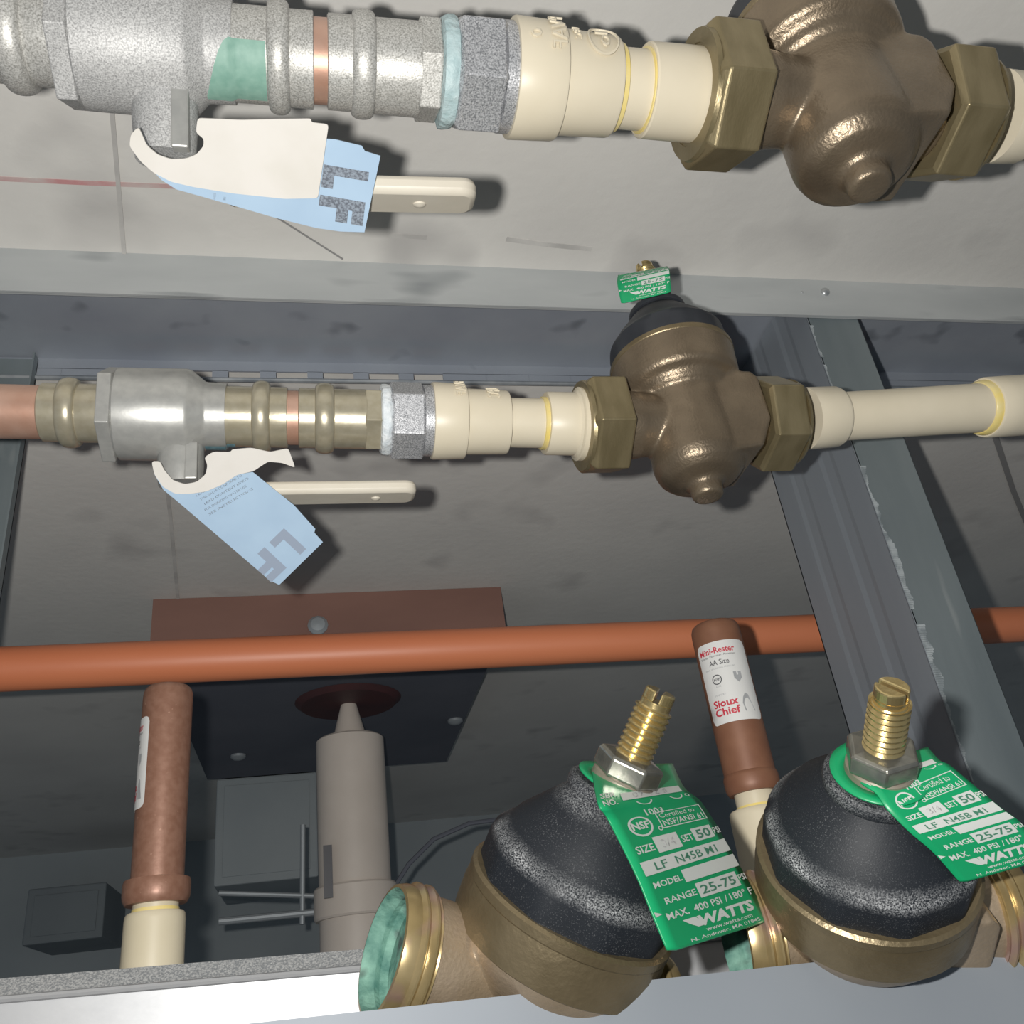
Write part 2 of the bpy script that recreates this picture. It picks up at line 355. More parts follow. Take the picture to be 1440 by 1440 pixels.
# ---- sill channel in front
FY, RY = .262, .362
def line_pt(a, b, X): return a+(b-a)*((X-a.x)/(b.x-a.x))
fa, fb = onY(520, 1421, FY), onY(1440, 1321, FY)
ca, cb = onY(0, 1406, RY-.006), onY(518, 1361, RY-.006)
ra, rb = onY(0, 1376, RY), onY(518, 1334, RY)
XA, XB = -.35, .55
t = thing('sill_channel', 'bright galvanized channel lying open side up below the pipes', 'channel', (.1, .31, -.04+H))
def sheet(pts_a, pts_b, th):
    k = len(pts_a); m_ = MB(); m_.add(list(pts_a)+list(pts_b), [(i, i+1, k+i+1, k+i) for i in range(k-1)]); return m_
A_, B_ = line_pt(fa, fb, XA), line_pt(fa, fb, XB)
dn = Vector((0, 0, -.075))
mb = MB(); mb.prism([A_, A_+dn, A_+dn+Vector((0, .0012, 0)), A_+Vector((0, .0012, 0))], B_-A_); mb.build('front_flange', 'sill_grey', t, smooth=0)
A2, B2 = line_pt(ca, cb, XA), line_pt(ca, cb, XB); A3, B3 = line_pt(ra, rb, XA), line_pt(ra, rb, XB)
rd = Vector((0, .0012, 0))
low = Vector((0, .004, 0))
Ab, Bb = Vector((XA, RY-.004, A_.z-.06)), Vector((XB, RY-.004, B_.z-.06))
mb = MB(); mb.add([A2, B2, B2+rd, A2+rd, Ab, Bb, Bb+rd, Ab+rd], [(0, 1, 5, 4), (3, 2, 6, 7), (0, 1, 2, 3), (4, 5, 6, 7), (0, 3, 7, 4), (1, 2, 6, 5)])
mb.build('rear_flange', 'sill_bright', t, smooth=0)
mb = MB(); mb.add([A2, B2, B2+rd, A2+rd, A3, B3, B3+rd, A3+rd], [(0, 1, 5, 4), (3, 2, 6, 7), (0, 1, 2, 3), (4, 5, 6, 7), (0, 3, 7, 4), (1, 2, 6, 5)])
mb.build('rear_lip', 'sill_speckle', t, smooth=0)
mb = MB(); mb.lathe(A2+Vector((0, -.0004, 0)), B2-A2, [(0, .0012), ((B2-A2).length, .0012)], 8); mb.build('crease', 'sill_bright', t)
mb = MB(); mb.add([(XA, FY, A_.z-.062), (XB, FY, B_.z-.062), (XB, RY, B_.z-.062), (XA, RY, A_.z-.062), (XA, FY, A_.z-.064), (XB, FY, B_.z-.064), (XB, RY, B_.z-.064), (XA, RY, A_.z-.064)], [(0, 1, 2, 3), (4, 5, 6, 7), (0, 1, 5, 4), (2, 3, 7, 6), (0, 3, 7, 4), (1, 2, 6, 5)])
mb.build('web', 'sill_grey', t, smooth=0)

# ================================================================== BACKGROUND THINGS
# orange pipe
YO = .68
pa, pb = onY(-200, 950, YO), onY(1700, 866, YO); pa, pb = pa+(pa-pb).normalized()*.9, pb+(pb-pa).normalized()*.9
mb = MB(); mb.lathe(pa, pb-pa, [(0, .0160), ((pb-pa).length, .0160)], 32)
tag(mb.build('sprinkler_pipe', 'orange_pipe', org=(pa+pb)/2), 'long plain orange pipe running behind the studs', 'pipe')
# plate on the ceiling with drain pipe
ZB = .353
t = thing('ceiling_plate', 'brown-edged dark plate fixed under the ceiling above the drain pipe', 'plate', (.03, 1.1, CEIL+H))
mb = MB(); mb.box((-.150, .8665, ZB+H), (.194, .872, CEIL+H-.0003)); mb.build('front_edge', 'brown_plate', t, smooth=0)
mb = MB(); mb.box((-.150, .872, ZB+H), (.194, 1.39, CEIL+H-.0003)); mb.build('panel', 'plate_dark', t, smooth=0)
for q in ((447, 880), ):
    p = onY(*q, .8665); mb = MB(); mb.lathe(p, (0, -1, 0), [(-.001, .010), (.002, .010), (.005, .007), (.006, .001)], 12); mb.build('bolt', 'wire', t)
for q in ((335, 1062), (640, 1012)):
    p = onZ(*q, ZB); mb = MB(); mb.lathe(p, (0, 0, -1), [(-.001, .010), (.003, .010), (.006, .006), (.007, .001)], 12); mb.build('bolt', 'wire', t)
pc = onZ(490, 985, ZB)
t = thing('drain_pipe', 'grey-white plastic drain pipe rising to a red collar on the plate', 'pipe', (pc.x, pc.y, 0))
def zat(y): return onY(491, y, pc.y).z
zt = zat(1040)
mb = MB(); mb.lathe((pc.x, pc.y, 0), (0, 0, 1), [(0, .0385), (zt-.002, .0385), (zt, .0365)], 40); mb.build('pipe', 'pvc_grey', t)
z1, z2 = zat(1247), zat(1293)
mb = MB(); mb.lathe((pc.x, pc.y, z2), (0, 0, 1), [(0, .0385), (0, .0425), (.002, .044), (z1-z2-.002, .044), (z1-z2, .0425), (z1-z2, .0385)], 40); mb.build('coupling', 'pvc_grey', t)
mb = MB(); mb.lathe((pc.x, pc.y, zt-.001), (0, 0, 1), [(0, .020), (.004, .019), (ZB+H-zt-.004, .009)], 24); mb.build('cone', 'pvc_grey', t)
mb = MB(); mb.lathe((pc.x, pc.y, ZB+H-.006), (0, 0, 1), [(0, .055), (.0055, .062)], 32); mb.build('collar', 'collar_red', t)
mb = MB(); q = onY(462, 1225, pc.y-.038); mb.box((q.x-.005, q.y-.0006, q.z-.026), (q.x+.004, q.y+.004, q.z+.026)); mb.build('print_mark', 'label_black', t)
# hanger bracket wires beside the drain pipe
t = thing('wire_bracket', 'thin grey wire bracket beside the drain pipe', 'bracket', onY(370, 1290, 1.12))
for a, b, r in (((308, 1256), (448, 1260), .0028), ((308, 1296), (450, 1282), .0040), ((426, 1160), (425, 1300), .0030)):
    a3, b3 = onY(*a, 1.12), onY(*b, 1.12); mb = MB(); mb.lathe(a3, b3-a3, [(0, r), ((b3-a3).length, r)], 10); mb.build('wire', 'wire', t)
# dim boxes far behind
def far_box(name, lab, cat, x0, y0, x1, y1, Y, dep, m, lid=None):
    a, b = onY(x0, y1, Y), onY(x1, y0, Y)
    t = thing(name, lab, cat, ((a.x+b.x)/2, Y+dep/2, a.z))
    mb = MB(); mb.box((a.x, Y, a.z), (b.x, Y+dep, b.z)); mb.build('body', m, t, smooth=0, bevel=.003)
    mb = MB(); mb.box((a.x+.012, Y-.002, a.z+.012), (b.x-.012, Y+.002, b.z-.012)); mb.build('front_panel', lid or m, t, smooth=0, bevel=.001)
    return t
far_box('duct_section', 'dim grey duct section hanging behind the drain pipe', 'duct', 300, 1085, 445, 1247, 1.55, .2, 'back_wall')
a, b = onY(600, 1260, 1.3), onY(705, 1150, 1.3)
mb = MB(); prev = None
cp = [onY(x, y, pc.y) for x, y in ((530, 1262), (556, 1245), (575, 1215), (610, 1180), (660, 1158), (720, 1150))]
for a, b in zip(cp[:-1], cp[1:]): mb.lathe(a, b-a, [(0, .0025), ((b-a).length*1.02, .0025)], 8)
tag(mb.build('dangling_cable', 'plate_dark', org=cp[0]), 'thin dark cable curving beside the drain pipe', 'cable')
far_box('junction_box', 'dim dark box on the far wall behind the left arrester', 'box', 30, 1240, 150, 1330, 1.85, .2, 'box_dark')

# ================================================================== PIPE ROWS
class Row:
    def __init__(s, a, b, Y): s.p0 = onY(*a, Y); s.p1 = onY(*b, Y); s.d = (s.p1-s.p0).normalized()
    def at(s, px):
        k = (px-720)/FPX; v = s.p0-CAM
        return (k*v.dot(FW)-v.dot(RT))/(s.d.dot(RT)-k*s.d.dot(FW))
    def pt(s, px): return s.p0+s.d*s.at(px)
    def R(s, px, half): return half*depth(s.pt(px))/FPX
    def prof(s, lst):
        """list of (px, half px) -> lathe profile on this axis"""
        return [(s.at(x), s.R(x, h)) for x, h in lst]
    def lathe(s, lst, name, m, parent, seg=48, rounded=0, bevel=0, smooth=35, a0=0, extra=None):
        mb = MB(); mb.lathe(s.p0, s.d, s.prof(lst), seg, a0=a0); return mb.build(name, m, parent, smooth=smooth, bevel=bevel)
    def beadpx(s, x0, x1, h0, h1, n=10): return bead(s.at(x0), s.at(x1), s.R(x0, h0), s.R(x0, h1), n)
    def hexa(s, x0, x1, half, name, m, parent, a0=0, ch=.06, bevel=.0004):
        """hex nut with circular chamfers: half is the half height over flats/corners seen"""
        t0, t1 = s.at(x0), s.at(x1); r = s.R((x0+x1)/2, half); c = (t1-t0)*ch
        mb = MB(); mb.lathe(s.p0, s.d, [(t0, r*.90), (t0+c, r), (t1-c, r), (t1, r*.90)], 6, a0=a0); return mb.build(name, m, parent, smooth=0, bevel=bevel)

LEV = []
def fitting_row(row, st, lab, m_press, top):
    g = lambda k: st[k]
    # --- copper pipe at the left
    r = st['pipe']; o = MB(); rp = row.R(r[0], r[1]); prof = [(-1.1, rp), (row.at(r[0]+22), rp)]; o.lathe(row.p0, row.d, prof, 40)
    tag(o.build('copper_pipe', 'copper', org=row.pt(0)), lab['copper'], 'pipe')
    # --- press ball valve
    v = thing('ball_valve', lab['ball'], 'valve', row.pt(st['body'][0]), 'press ball valves')
    a = st['press_l']   # x0, bead0, bead1, x1, half, beadhalf
    mb = MB(); mb.lathe(row.p0, row.d, row.prof([(a[0], a[4]*.94), (a[0]+2, a[4])])+row.beadpx(a[1], a[2], a[4], a[5])+row.prof([(a[2]+1, a[4]), (a[3]+6, a[4])]), 48)
    mb.build('press_end', m_press, v)
    a = st['ring']; row.hexa(a[0], a[1], a[2], 'hex_collar', 'silver_cast' if top else 'silver_smooth', v, a0=.25)
    a = st['body']; row.lathe([(a[0], a[2]*.96), (a[0]+3, a[2]), (a[1]-6, a[2]), (a[1], a[2]*.96), (st['neck'][0], st['neck'][2]*1.02), (st['neck'][0]+4, st['neck'][2]), (st['neck'][1], st['neck'][2]*.98)], 'body', 'silver_cast' if top else 'silver_smooth', v)
    a = st['press_r']
    mb = MB(); mb.lathe(row.p0, row.d, row.prof([(a[0]-4, a[4]), (a[1]-1, a[4])])+row.beadpx(a[1], a[2], a[4], a[5])+row.prof([(a[2]+1, a[4]), (a[3]-1, a[4]), (a[3], a[4]*.96)]), 48)
    mb.build('press_end', m_press, v)
    # ink mark wrapped on the neck: part of a tube just above the surface
    ik = st['ink']; mb = MB(); vv = []; ff = []; n = 12; k = 14
    e2 = (Vector((0, 0, 1))-row.d*row.d.z).normalized(); e3 = row.d.cross(e2)
    for i in range(n+1):
        px = ik[0]+(ik[1]-ik[0])*i/n; hh = row.R(px, ik[2](px)); lo_, hi_ = ik[3], ik[4]
        shr = math.sin(min(1, (i+.3)/n*2.2)*PI/2)
        for j in range(k+1):
            ang = math.radians(hi_-(hi_-lo_)*shr*(1-j/k)) if not ik[5] else math.radians(lo_+(hi_-lo_)*j/k)
            vv.append(row.p0+row.d*row.at(px)+(e2*math.cos(ang)+e3*math.sin(ang))*(hh+.0002))
    for i in range(n):
        for j in range(k): q = i*(k+1)+j; ff.append((q, q+1, q+k+2, q+k+1))
    mb.add(vv, ff); mb.build('ink_mark', ik[6], v, fix=False)
    # stem under the body, stop fin, lever
    zrow = row.pt(st['stem'][0]).z; sx = st['stem']
    p = row.pt(sx[0]); rb = row.R(sx[0], st['body'][2])
    dn = Vector((0, st['tilt'], -1)).normalized()
    rs = sx[1]
    mb = MB(); mb.lathe(p, dn, [(rb*.5, rs), (rb+.004, rs), (rb+.010, rs*.95), (rb+.0135+st['drop']-st['cut'], rs*.92)], 32); mb.build('stem', 'silver_cast' if top else 'silver_smooth', v)
    side = dn.cross(row.d).normalized()
    fp = p+dn*(rb-.004)+row.d*(rs*.55)-side*(rs*.75 if side.y > 0 else -rs*.75); mb = MB(); mb.obox(fp, fp+dn*(.0175+st['drop']-st['cut']), .005, .004, side); mb.build('stop_fin', 'silver_smooth', v, smooth=0, bevel=.0006)
    # lever: flat bar, rounded end, vinyl cover
    e0 = p+dn*(rb+.0155+st['drop']); e1 = onPlane(*st['lever'][0], e0, dn); wd = st['lever'][1]
    dd = (e1-e0).normalized(); sd = dn.cross(dd).normalized(); th = .0056
    mb = MB(); out = []
    Lh = (e1-e0).length; rr = wd*.30
    for s_, sgn in ((.017, 1), (.024, 1), (.035, 1)): out.append((s_, sgn*wd*(.42 if s_ < .03 else .5)))
    for k_ in range(7): aa = PI/2*(1-k_/6); out.append((Lh-rr+rr*math.cos(aa), wd/2-rr+rr*math.sin(aa)))
    out = out+[(x, -y) for x, y in reversed(out)]
    mb.prism([e0+dd*x+sd*y-dn*(th/2) for x, y in out], dn*th); lv = mb.build('lever', 'lever_white', v, bevel=.0018, smooth=30)
    hp = e0+dd*(Lh-.017)+dn*(th/2); mb = MB(); mb.lathe(hp, dn, [(-.0005, .0021), (.0004, .0019), (.0009, .0009), (.001, .0001)], 14); mb.build('dimple', 'lever_white', lv)
    LEV.append((e0, dn, dd))
    # --- copper nipple
    a = st['nipple']; o = MB(); o.lathe(row.p0, row.d, row.prof([(a[0]-22, a[2]), (a[1]+22, a[2])]), 40); tag(o.build('copper_nipple', 'copper', org=row.pt(a[0])), lab['nipple'], 'pipe')
    # --- press adapter
    v2 = thing('press_adapter', lab['adapter'], 'fitting', row.pt(st['adp'][0]), 'press adapters')
    a = st['adp']
    mb = MB(); mb.lathe(row.p0, row.d, row.prof([(a[0], a[4]*.95), (a[0]+1.5, a[4])])+row.beadpx(a[1], a[2], a[4], a[5])+row.prof([(a[2]+1, a[4]), (a[3], a[4])]), 48); mb.build('press_socket', m_press, v2)
    a = st['adhex']; row.hexa(a[0], a[1], a[2], 'hex_section', m_press, v2, a0=.1)
    a = st['seal']; mb = MB(); x0, x1, h = a
    def rough_(aa, tt): return 1+.018*math.sin(5*aa+tt*900)+.012*math.sin(11*aa+1)
    mb.lathe(row.p0, row.d, row.prof([(x0-2, h*.9), (x0, h*.98), (x0+(x1-x0)*.3, h), (x0+(x1-x0)*.7, h*1.005), (x1, h*.98), (x1+3, h*.9)]), 48, rfun=rough_); mb.build('sealant_ring', 'sealant' if top else 'sealant_white', v2)
    # --- transition fitting
    v3 = thing('transition_fitting', lab['trans'], 'fitting', row.pt(st['c1'][0]), 'transition fittings')
    a = st['hexnut']; row.hexa(a[0], a[1], a[2], 'hex_nut', 'hex_grit', v3, a0=.42, ch=.08)
    a = st['mring']; row.lathe([(a[0]-2, a[2]), (a[1]+3, a[2])], 'metal_ring', 'hex_grit', v3)
    a = st['c1']; c1o = row.lathe([(a[0], a[2]*.93), (a[0]+.6, a[2]*.985), (a[0]+3, a[2]), (a[1]-4, a[3]), (a[1]-1, a[3]*.985), (a[1], a[3]*.93)], 'wide_collar', 'cpvc', v3)
    b = st['c2']; c2o = row.lathe([(b[0]-2, b[2]), (b[1]-4, b[3]), (b[1]-1, b[3]*.98), (b[1], b[3]*.92), (b[1], b[3]*.6)], 'narrow_collar', 'cpvc', v3)
    # raised moulded lettering round the upper side of the collars
    def onring(xa, xb, h, ang0, degs):
        def fn(u, v_):
            px = xa+(xb-xa)*v_; an = math.radians(ang0+degs*u); return row.p0+row.d*row.at(px)+(e2*math.cos(an)+e3*math.sin(an))*(row.R(px, h)+.0003)
        return fn
    for (xa, xb, h, items, par) in ((a[0], a[1], a[2], st['emb1'], c1o), (b[0], b[1], b[2], st['emb2'], c2o)):
        pr = Print()
        for it in items:
            if it[0] == 'oval':
                n = 28; vv = []; ff = []
                for q in range(n+1):
                    w = 2*PI*q/n; vv += [(it[1]+it[3]*math.cos(w), it[2]+it[4]*math.sin(w)), (it[1]+it[3]*.9*math.cos(w), it[2]+it[4]*.9*math.sin(w))]
                pr.add(vv, [(2*q, 2*q+1, 2*q+3, 2*q+2) for q in range(n)])
            else: pr.text(it[0], it[1], it[2], it[3], width=it[4])
        o = pr.build('moulded_mark', 'cpvc', par, onring(xa, xb, h, 60 if top else 44, 100))
        sm = o.modifiers.new('thick', 'SOLIDIFY'); sm.thickness = .0006; sm.offset = 0
    # --- short plastic pipe
    a = st['cp']; v4 = thing('plastic_pipe', lab['short'], 'pipe', row.pt(a[0]), 'short cream pipe pieces')
    row.lathe([(a[0]-25, a[2]), (a[1]+20, a[2])], 'tube', 'cpvc', v4)
    a = st['glue']
    for x0, x1, h in a: row.lathe([(x0, h*.97), (x0+.5, h), (x1-.5, h), (x1, h*.97)], 'glue_bead', 'glue', v4)
    # --- union tailpiece
    a = st['tail']; v5 = thing('union_tailpiece', lab['tail'], 'fitting', row.pt(a[0]), 'union tailpieces')
    row.lathe([(a[0], a[2]*.6), (a[0], a[2]*.97), (a[0]+2, a[2]), (a[1]-6, a[2]*1.0), (a[1]-2, a[3]), (a[1]+14, a[3])], 'socket', 'cpvc', v5)
    row.lathe([(a[1]-3, a[3]*.98), (a[1]-1, a[3]*1.06), (a[1]+8, a[3]*1.06)], 'shoulder', 'cpvc', v5)
    return v

# top row
YT, YM = .183, .335
rt = Row((40, 49.6), (950, 131.5), YT)
st_top = dict(pipe=(6, 56), press_l=(-40, 4, 46, 86, 66, 80), ring=(84, 116, 100), body=(114, 272, 92), neck=(290, 330, 68), press_r=(329, 377, 408, 441, 63, 75),
    ink=(292, 376, lambda p: 68 if p < 329 else 63.5, 128, 206, False, 'ink_green'), stem=(232, .0092), lever=((668, 276), .0165), drop=.0085, cut=.0070, tilt=.46,
    nipple=(441, 460, 56), adp=(460, 494, 526, 588, 62, 71), adhex=(585, 617, 69), seal=(618, 637, 73), hexnut=(637, 703, 82), mring=(703, 716, 73),
    c1=(716, 783, 80, 77), c2=(783, 860, 69, 66), cp=(860, 905, 53), glue=((860, 868, 58), (902, 907, 57)), tail=(904, 990, 63, 70),
    emb1=[('PVAF', .08, .92, .30, .46), ('0', .34, .42, .22, .10)], emb2=[('oval', .27, .62, .25, .27), ('lo', .14, .72, .22, .26), ('UPC', .05, .25, .12, .26)])
def fix_emb(l): return l
fitting_row(rt, st_top, dict(copper='copper pipe end entering the near ball valve with the folded tag', ball='frosted silver press ball valve with a white lever under a folded paper tag', nipple='short copper nipple between the frosted press fittings on the upper line',
    adapter='frosted silver press adapter with a pale blue sealant ring', trans='cream transition fitting with raised lettering and a gritty hex nut on the upper line', short='short cream pipe piece with yellow glue on the upper line', tail='cream union tailpiece entering the large bronze valve on the upper line'), 'press_brass', True)
rm = Row((0, 578.5), (840, 597), YM)
st_mid = dict(pipe=(60, 38), press_l=(60, 86, 113, 148, 41.5, 50), ring=(147, 168, 71), body=(167, 272, 65), neck=(290, 320, 47), press_r=(319, 356, 381, 405, 42.5, 51),
    ink=(290, 332, lambda p: 47.2 if p < 319 else 43, 186, 214, True, 'ink_teal'), stem=(256, .0092), lever=((584, 691), .0165), drop=.0005, cut=.002, tilt=.20,
    nipple=(405, 420, 38), adp=(420, 443, 470, 514, 42, 50), adhex=(512, 536, 47), seal=(536, 547, 50), hexnut=(547, 596, 55), mring=(596, 606, 50),
    c1=(606, 653, 54.5, 53), c2=(653, 713, 46.5, 45), cp=(713, 765, 35), glue=((760, 768, 37.5),), tail=(766, 812, 44.5, 49),
    emb1=[('PVAF', .0, .92, .30, .40)], emb2=[('UPC', .0, .75, .3, .34)])
fitting_row(rm, st_mid, dict(copper='copper pipe running past the wall stud into the farther ball valve', ball='dull silver press ball valve with a white lever beside a dangling blue tag', nipple='short copper nipple between the brassy press fittings on the lower line',
    adapter='brassy press adapter with a whitish sealant ring', trans='cream transition fitting with a shiny hex nut on the lower line', short='short cream pipe piece with yellow glue on the lower line', tail='cream union tailpiece entering the bronze valve with the green top tag'), 'press_brass_mid', False)

# ================================================================== PRESSURE VALVES (local frame: x = flow, z = bonnet)
ZR_ = .037
def valve_body_mesh(dz):
    mb = MB(); m = .001; nk = 28 if dz else 34
    up = ((8, 20.5), (11, 21), (12.5, 23.2), (15, 24), (16.2, 25.6), (17.5, 28.3), (20, 29.5), (35, 30.2), (36, 30), (36, .5)) if not dz else ((-2, 21.2), (2, 22.3), (6, 25.2), (11, 28.0), (15, 29.3), (18, 29.7), (27, 30), (28, 29.8), (28, .5))
    mb.lathe((0, 0, 0), (0, 0, 1), [(z*m, r*m) for z, r in ((-32, .5), (-32, 11), (-30.5, 16), (-27, 19.6), (-22, 21.2), (-8, 21))+up], 56)
    mb.lathe((0, 0, -.027), (0, 0, -1), [(z*m, r*m) for z, r in ((0, 10), (5.5, 9.2), (6.5, 7.6), (12, 7.2), (13.2, 6.2), (13.3, .3))], 28)
    mb.lathe((0, 0, 0), (-1, 0, 0), [(x*m, r*m) for x, r in ((0, 14), (18, 14.5), (25, 15.2), (27, 15.8), (nk, 16.2 if not dz else 15.6), (nk, .5))], 40)
    mb.lathe((0, 0, 0), (1, 0, 0), [(x*m, r*m) for x, r in ((0, 18), (20, 18), (25, 17.5), (27, 16.2), (nk, 16.2 if not dz else 15.6), (nk, .5))], 40)
    mb.prism([Vector((x*m, -.0185, z*m)) for x, z in ((4, 17.5), (29, 17.5), (32, 14), (32, -9), (24, -24), (4, -27))], (0, .037, 0))
    me = mb.mesh('body', 'bronze', smooth=0)
    o = bpy.data.objects.new('tmp', me); COL.objects.link(o)
    r = o.modifiers.new('r', 'REMESH'); r.mode = 'VOXEL'; r.voxel_size = .00095
    s = o.modifiers.new('s', 'SMOOTH'); s.iterations = 7; s.factor = .5
    dg = bpy.context.evaluated_depsgraph_get(); out = bpy.data.meshes.new_from_object(o.evaluated_get(dg))
    bpy.data.objects.remove(o); out.polygons.foreach_set('use_smooth', [True]*len(out.polygons)); out.name = 'body'
    return out
BODY = valve_body_mesh(0)
BODY_OLD = valve_body_mesh(CDZ*1000); BODY_OLD.materials.clear(); BODY_OLD.materials.append(MATS['bronze_old'])
def polyr(n, ph):
    def f(a): 
        w = ((a-ph) % (2*PI/n))-PI/n; return math.cos(PI/n)/math.cos(w)
    return f
def make_valve(label, M, installed, tip, nutrot=0.3, a_hex=(.2, .2), screw_rot=.7, ends=(.0502, .0502), zc=.0735, rc=.0146):
    t = thing('pressure_valve', label, 'valve', (0, 0, 0), 'installed bronze pressure valves' if installed else 'loose bronze pressure valves'); t.matrix_world = M; ORG[t] = Vector((0, 0, 0))
    o = bpy.data.objects.new('body', BODY if installed else BODY_OLD); COL.objects.link(o); o.parent = t; ORG[o] = ORG[t]
    D = 0 if installed else CDZ; tip += D; zc += D; U0 = (0, 0, D)
    # machined bell rim
    mb = MB(); mb.lathe(U0, (0, 0, 1), ([(.0215, .0290), (.0222, .0300), (.0300, .0304)] if not installed else [])+[(.0335, .0300), (.0340, .0304), (.0362, .0304), (.0370, .0294), (.0370, .0270)], 64); mb.build('bell_rim', 'bell_machined', t)
    # black bonnet
    pf = polyr(10, .2)
    def rf(a, z): k = max(0, min(1, (.0465+D-z)/.004)); return 1-k*(1-pf(a))
    prof = [(z+D, r) for z, r in ((.0358, .0290), (.0445, .0290), (.0468, .0283), (.0488, .0268), (.0506, .0250), (.053, .0238))]+[(zc-.0042, rc*.9), (zc-.004, rc*.98), (zc-.0027, rc), (zc-.0012, rc*.98), (zc-.0004, rc*.91), (zc, .0030)]
    mb = MB(); mb.lathe((0, 0, 0), (0, 0, 1), prof, 80, rfun=rf); mb.build('bonnet', 'bonnet_clean' if installed else 'black_bonnet', t, smooth=28)
    # nut, skirt, adjusting screw
    z0 = zc-.0004
    mb = MB(); mb.lathe((0, 0, 0), (0, 0, 1), [(z0, .0092), (z0+.0033, .0090), (z0+.0038, .0084)], 40); mb.build('nut_skirt', 'nut_skirt', t)
    mb = MB(); mb.lathe((0, 0, 0), (0, 0, 1), [(z0+.0034, .0090), (z0+.0040, .0098), (z0+.0088, .0098), (z0+.0096, .0090), (z0+.0100, .0060)], 6, a0=nutrot); mb.build('lock_nut', 'nut_steel', t, smooth=0, bevel=.0007)
    r1, r2 = .0054, .0047; zz = z0+.009; pr = []
    while zz < tip-.0055: pr += [(zz, r2), (zz+.0007, r1), (zz+.0011, r1)]; zz += .0018
    pr += [(tip-.0052, r2), (tip-.0048, .0044), (tip-.0032, .0044)]
    mb = MB(); mb.lathe((0, 0, 0), (0, 0, 1), pr, 32); sc = mb.build('adjusting_screw', 'bright_brass', t)
    for sg in (0, PI):      # two cheeks either side of the driver slot
        pts = []; ca = .17
        for k in range(13):
            a = screw_rot+sg+ca+(PI-2*ca)*k/12; pts.append(Vector((math.cos(a)*.0044, math.sin(a)*.0044, tip-.0034)))
        mb = MB(); mb.prism(pts, (0, 0, .0034)); mb.build('slot_cheek', 'bright_brass', sc, smooth=0, bevel=.0005)
    for i, sx in enumerate((-1, 1)):
        if installed:
            mb = MB(); n = a_hex[i]
            mb.lathe((0, 0, 0), (sx, 0, 0), [(.0335, .0215), (.0347, .0240), (.0500, .0240), (.0525, .0215), (.0525, .0165)], 6, ref=(0, 0, 1), a0=n); mb.build('union_nut', 'bronze_nut', t, smooth=0, bevel=.0006)
            mb = MB(); mb.lathe((0, 0, 0), (sx, 0, 0), [(.0515, .0210), (.0530, .0205), (.0530, .0160), (.0505, .0158)], 40, ref=(0, 0, 1)); mb.build('nut_lip', 'bronze_nut', t)
        else:
            e = ends[i]-.0502
            pr = [(.0396, .0158), (.0400, .0176)]; x = .0405
            while x < .0462: pr += [(x, .0174), (x+.0010, .0187), (x+.0016, .0187), (x+.0026, .0176)]; x += .0030
            pr += [(.0480, .0177), (.0500, .0170), (.0502, .0160)]; pr = [(a+e, b) for a, b in pr]
            bore = [(.0502, .0161), (.0495, .0155), (.047, .0152), (.0462, .0146), (.0445, .0150), (.043, .0143), (.0424, .0141), (.0424, .0002)]
            bore = [(a+e, b) for a, b in bore]
            mb = MB(); mb.lathe((0, 0, 0), (sx, 0, 0), pr, 48, caps=False, ref=(0, 0, 1)); th = mb.build('threaded_end', 'thread_brass', t)
            mb = MB(); mb.lathe((0, 0, 0), (sx, 0, 0), [(.016, .0150), (.022, .0158), (.0399+e, .0165), (.0402+e, .0160)], 48, ref=(0, 0, 1)); mb.build('neck', 'bronze_old', t)
            mb = MB(); mb.lathe((0, 0, 0), (sx, 0, 0), bore, 48, caps=False, ref=(0, 0, 1)); mb.build('bore', 'patina', th)
    return t
def frame(O, A, X):
    A = A.normalized(); X = (X-A*X.dot(A)).normalized(); Y = A.cross(X)
    return Matrix(((X.x, Y.x, A.x, O.x), (X.y, Y.y, A.y, O.y), (X.z, Y.z, A.z, O.z), (0, 0, 0, 1)))
# installed ones
OT = onY(1175, 151, YT); OM = onY(968, 597, YM)
rt2 = Row((950, 131.5), (1420, 166), YT); rm2 = Row((1145, 588), (1420, 571), YM)
make_valve('large bronze pressure reducing valve on the upper line', frame(OT, Vector((0, 0, 1)), rt2.d), True, .094, a_hex=(-.05, .25), zc=.070, rc=.0140)
make_valve('bronze pressure reducing valve on the lower line with green tag on top', frame(OM, Vector((-.02, 0, 1)), Vector((1, 0, -.01))), True, .1005, a_hex=(.05, .3), zc=.070, rc=.0145)
# loose ones
def solve_axis(c_px, d, tip_px, L):
    c = P(*c_px, d); r = ray(*tip_px); q = CAM-c
    a = r.dot(r); b = 2*r.dot(q); cc = q.dot(q)-L*L; disc = max(0, b*b-4*a*cc)
    return c, (CAM+r*((-b-math.sqrt(disc))/(2*a))-c).normalized()
def loose(label, c_px, d, tip_px, tipz, end_px, sx, **k):
    c, A = solve_axis(c_px, d, tip_px, tipz-ZR_); O = c-A*(ZR_+CDZ); best = None
    ref = A.orthogonal().normalized(); r2 = A.cross(ref)
    for i in range(720):
        a = 2*PI*i/720; X = ref*math.cos(a)+r2*math.sin(a); e = O+X*(.0502*sx); p = proj(e); s = (p[0]-end_px[0])**2+(p[1]-end_px[1])**2
        if X.dot(RT) > 0 and (best is None or s < best[0]): best = (s, X)
    M = frame(O, A, best[1]); t = make_valve(label, M, False, tipz, **k)
    return t, M
L1, M1 = loose('loose bronze valve with an open patina-stained threaded end, farther from the stud', (806, 1257), .262, (930, 972), .1000, (553, 1325), -1, nutrot=.55, screw_rot=1.0, ends=(.0465, .0405), zc=.0705)
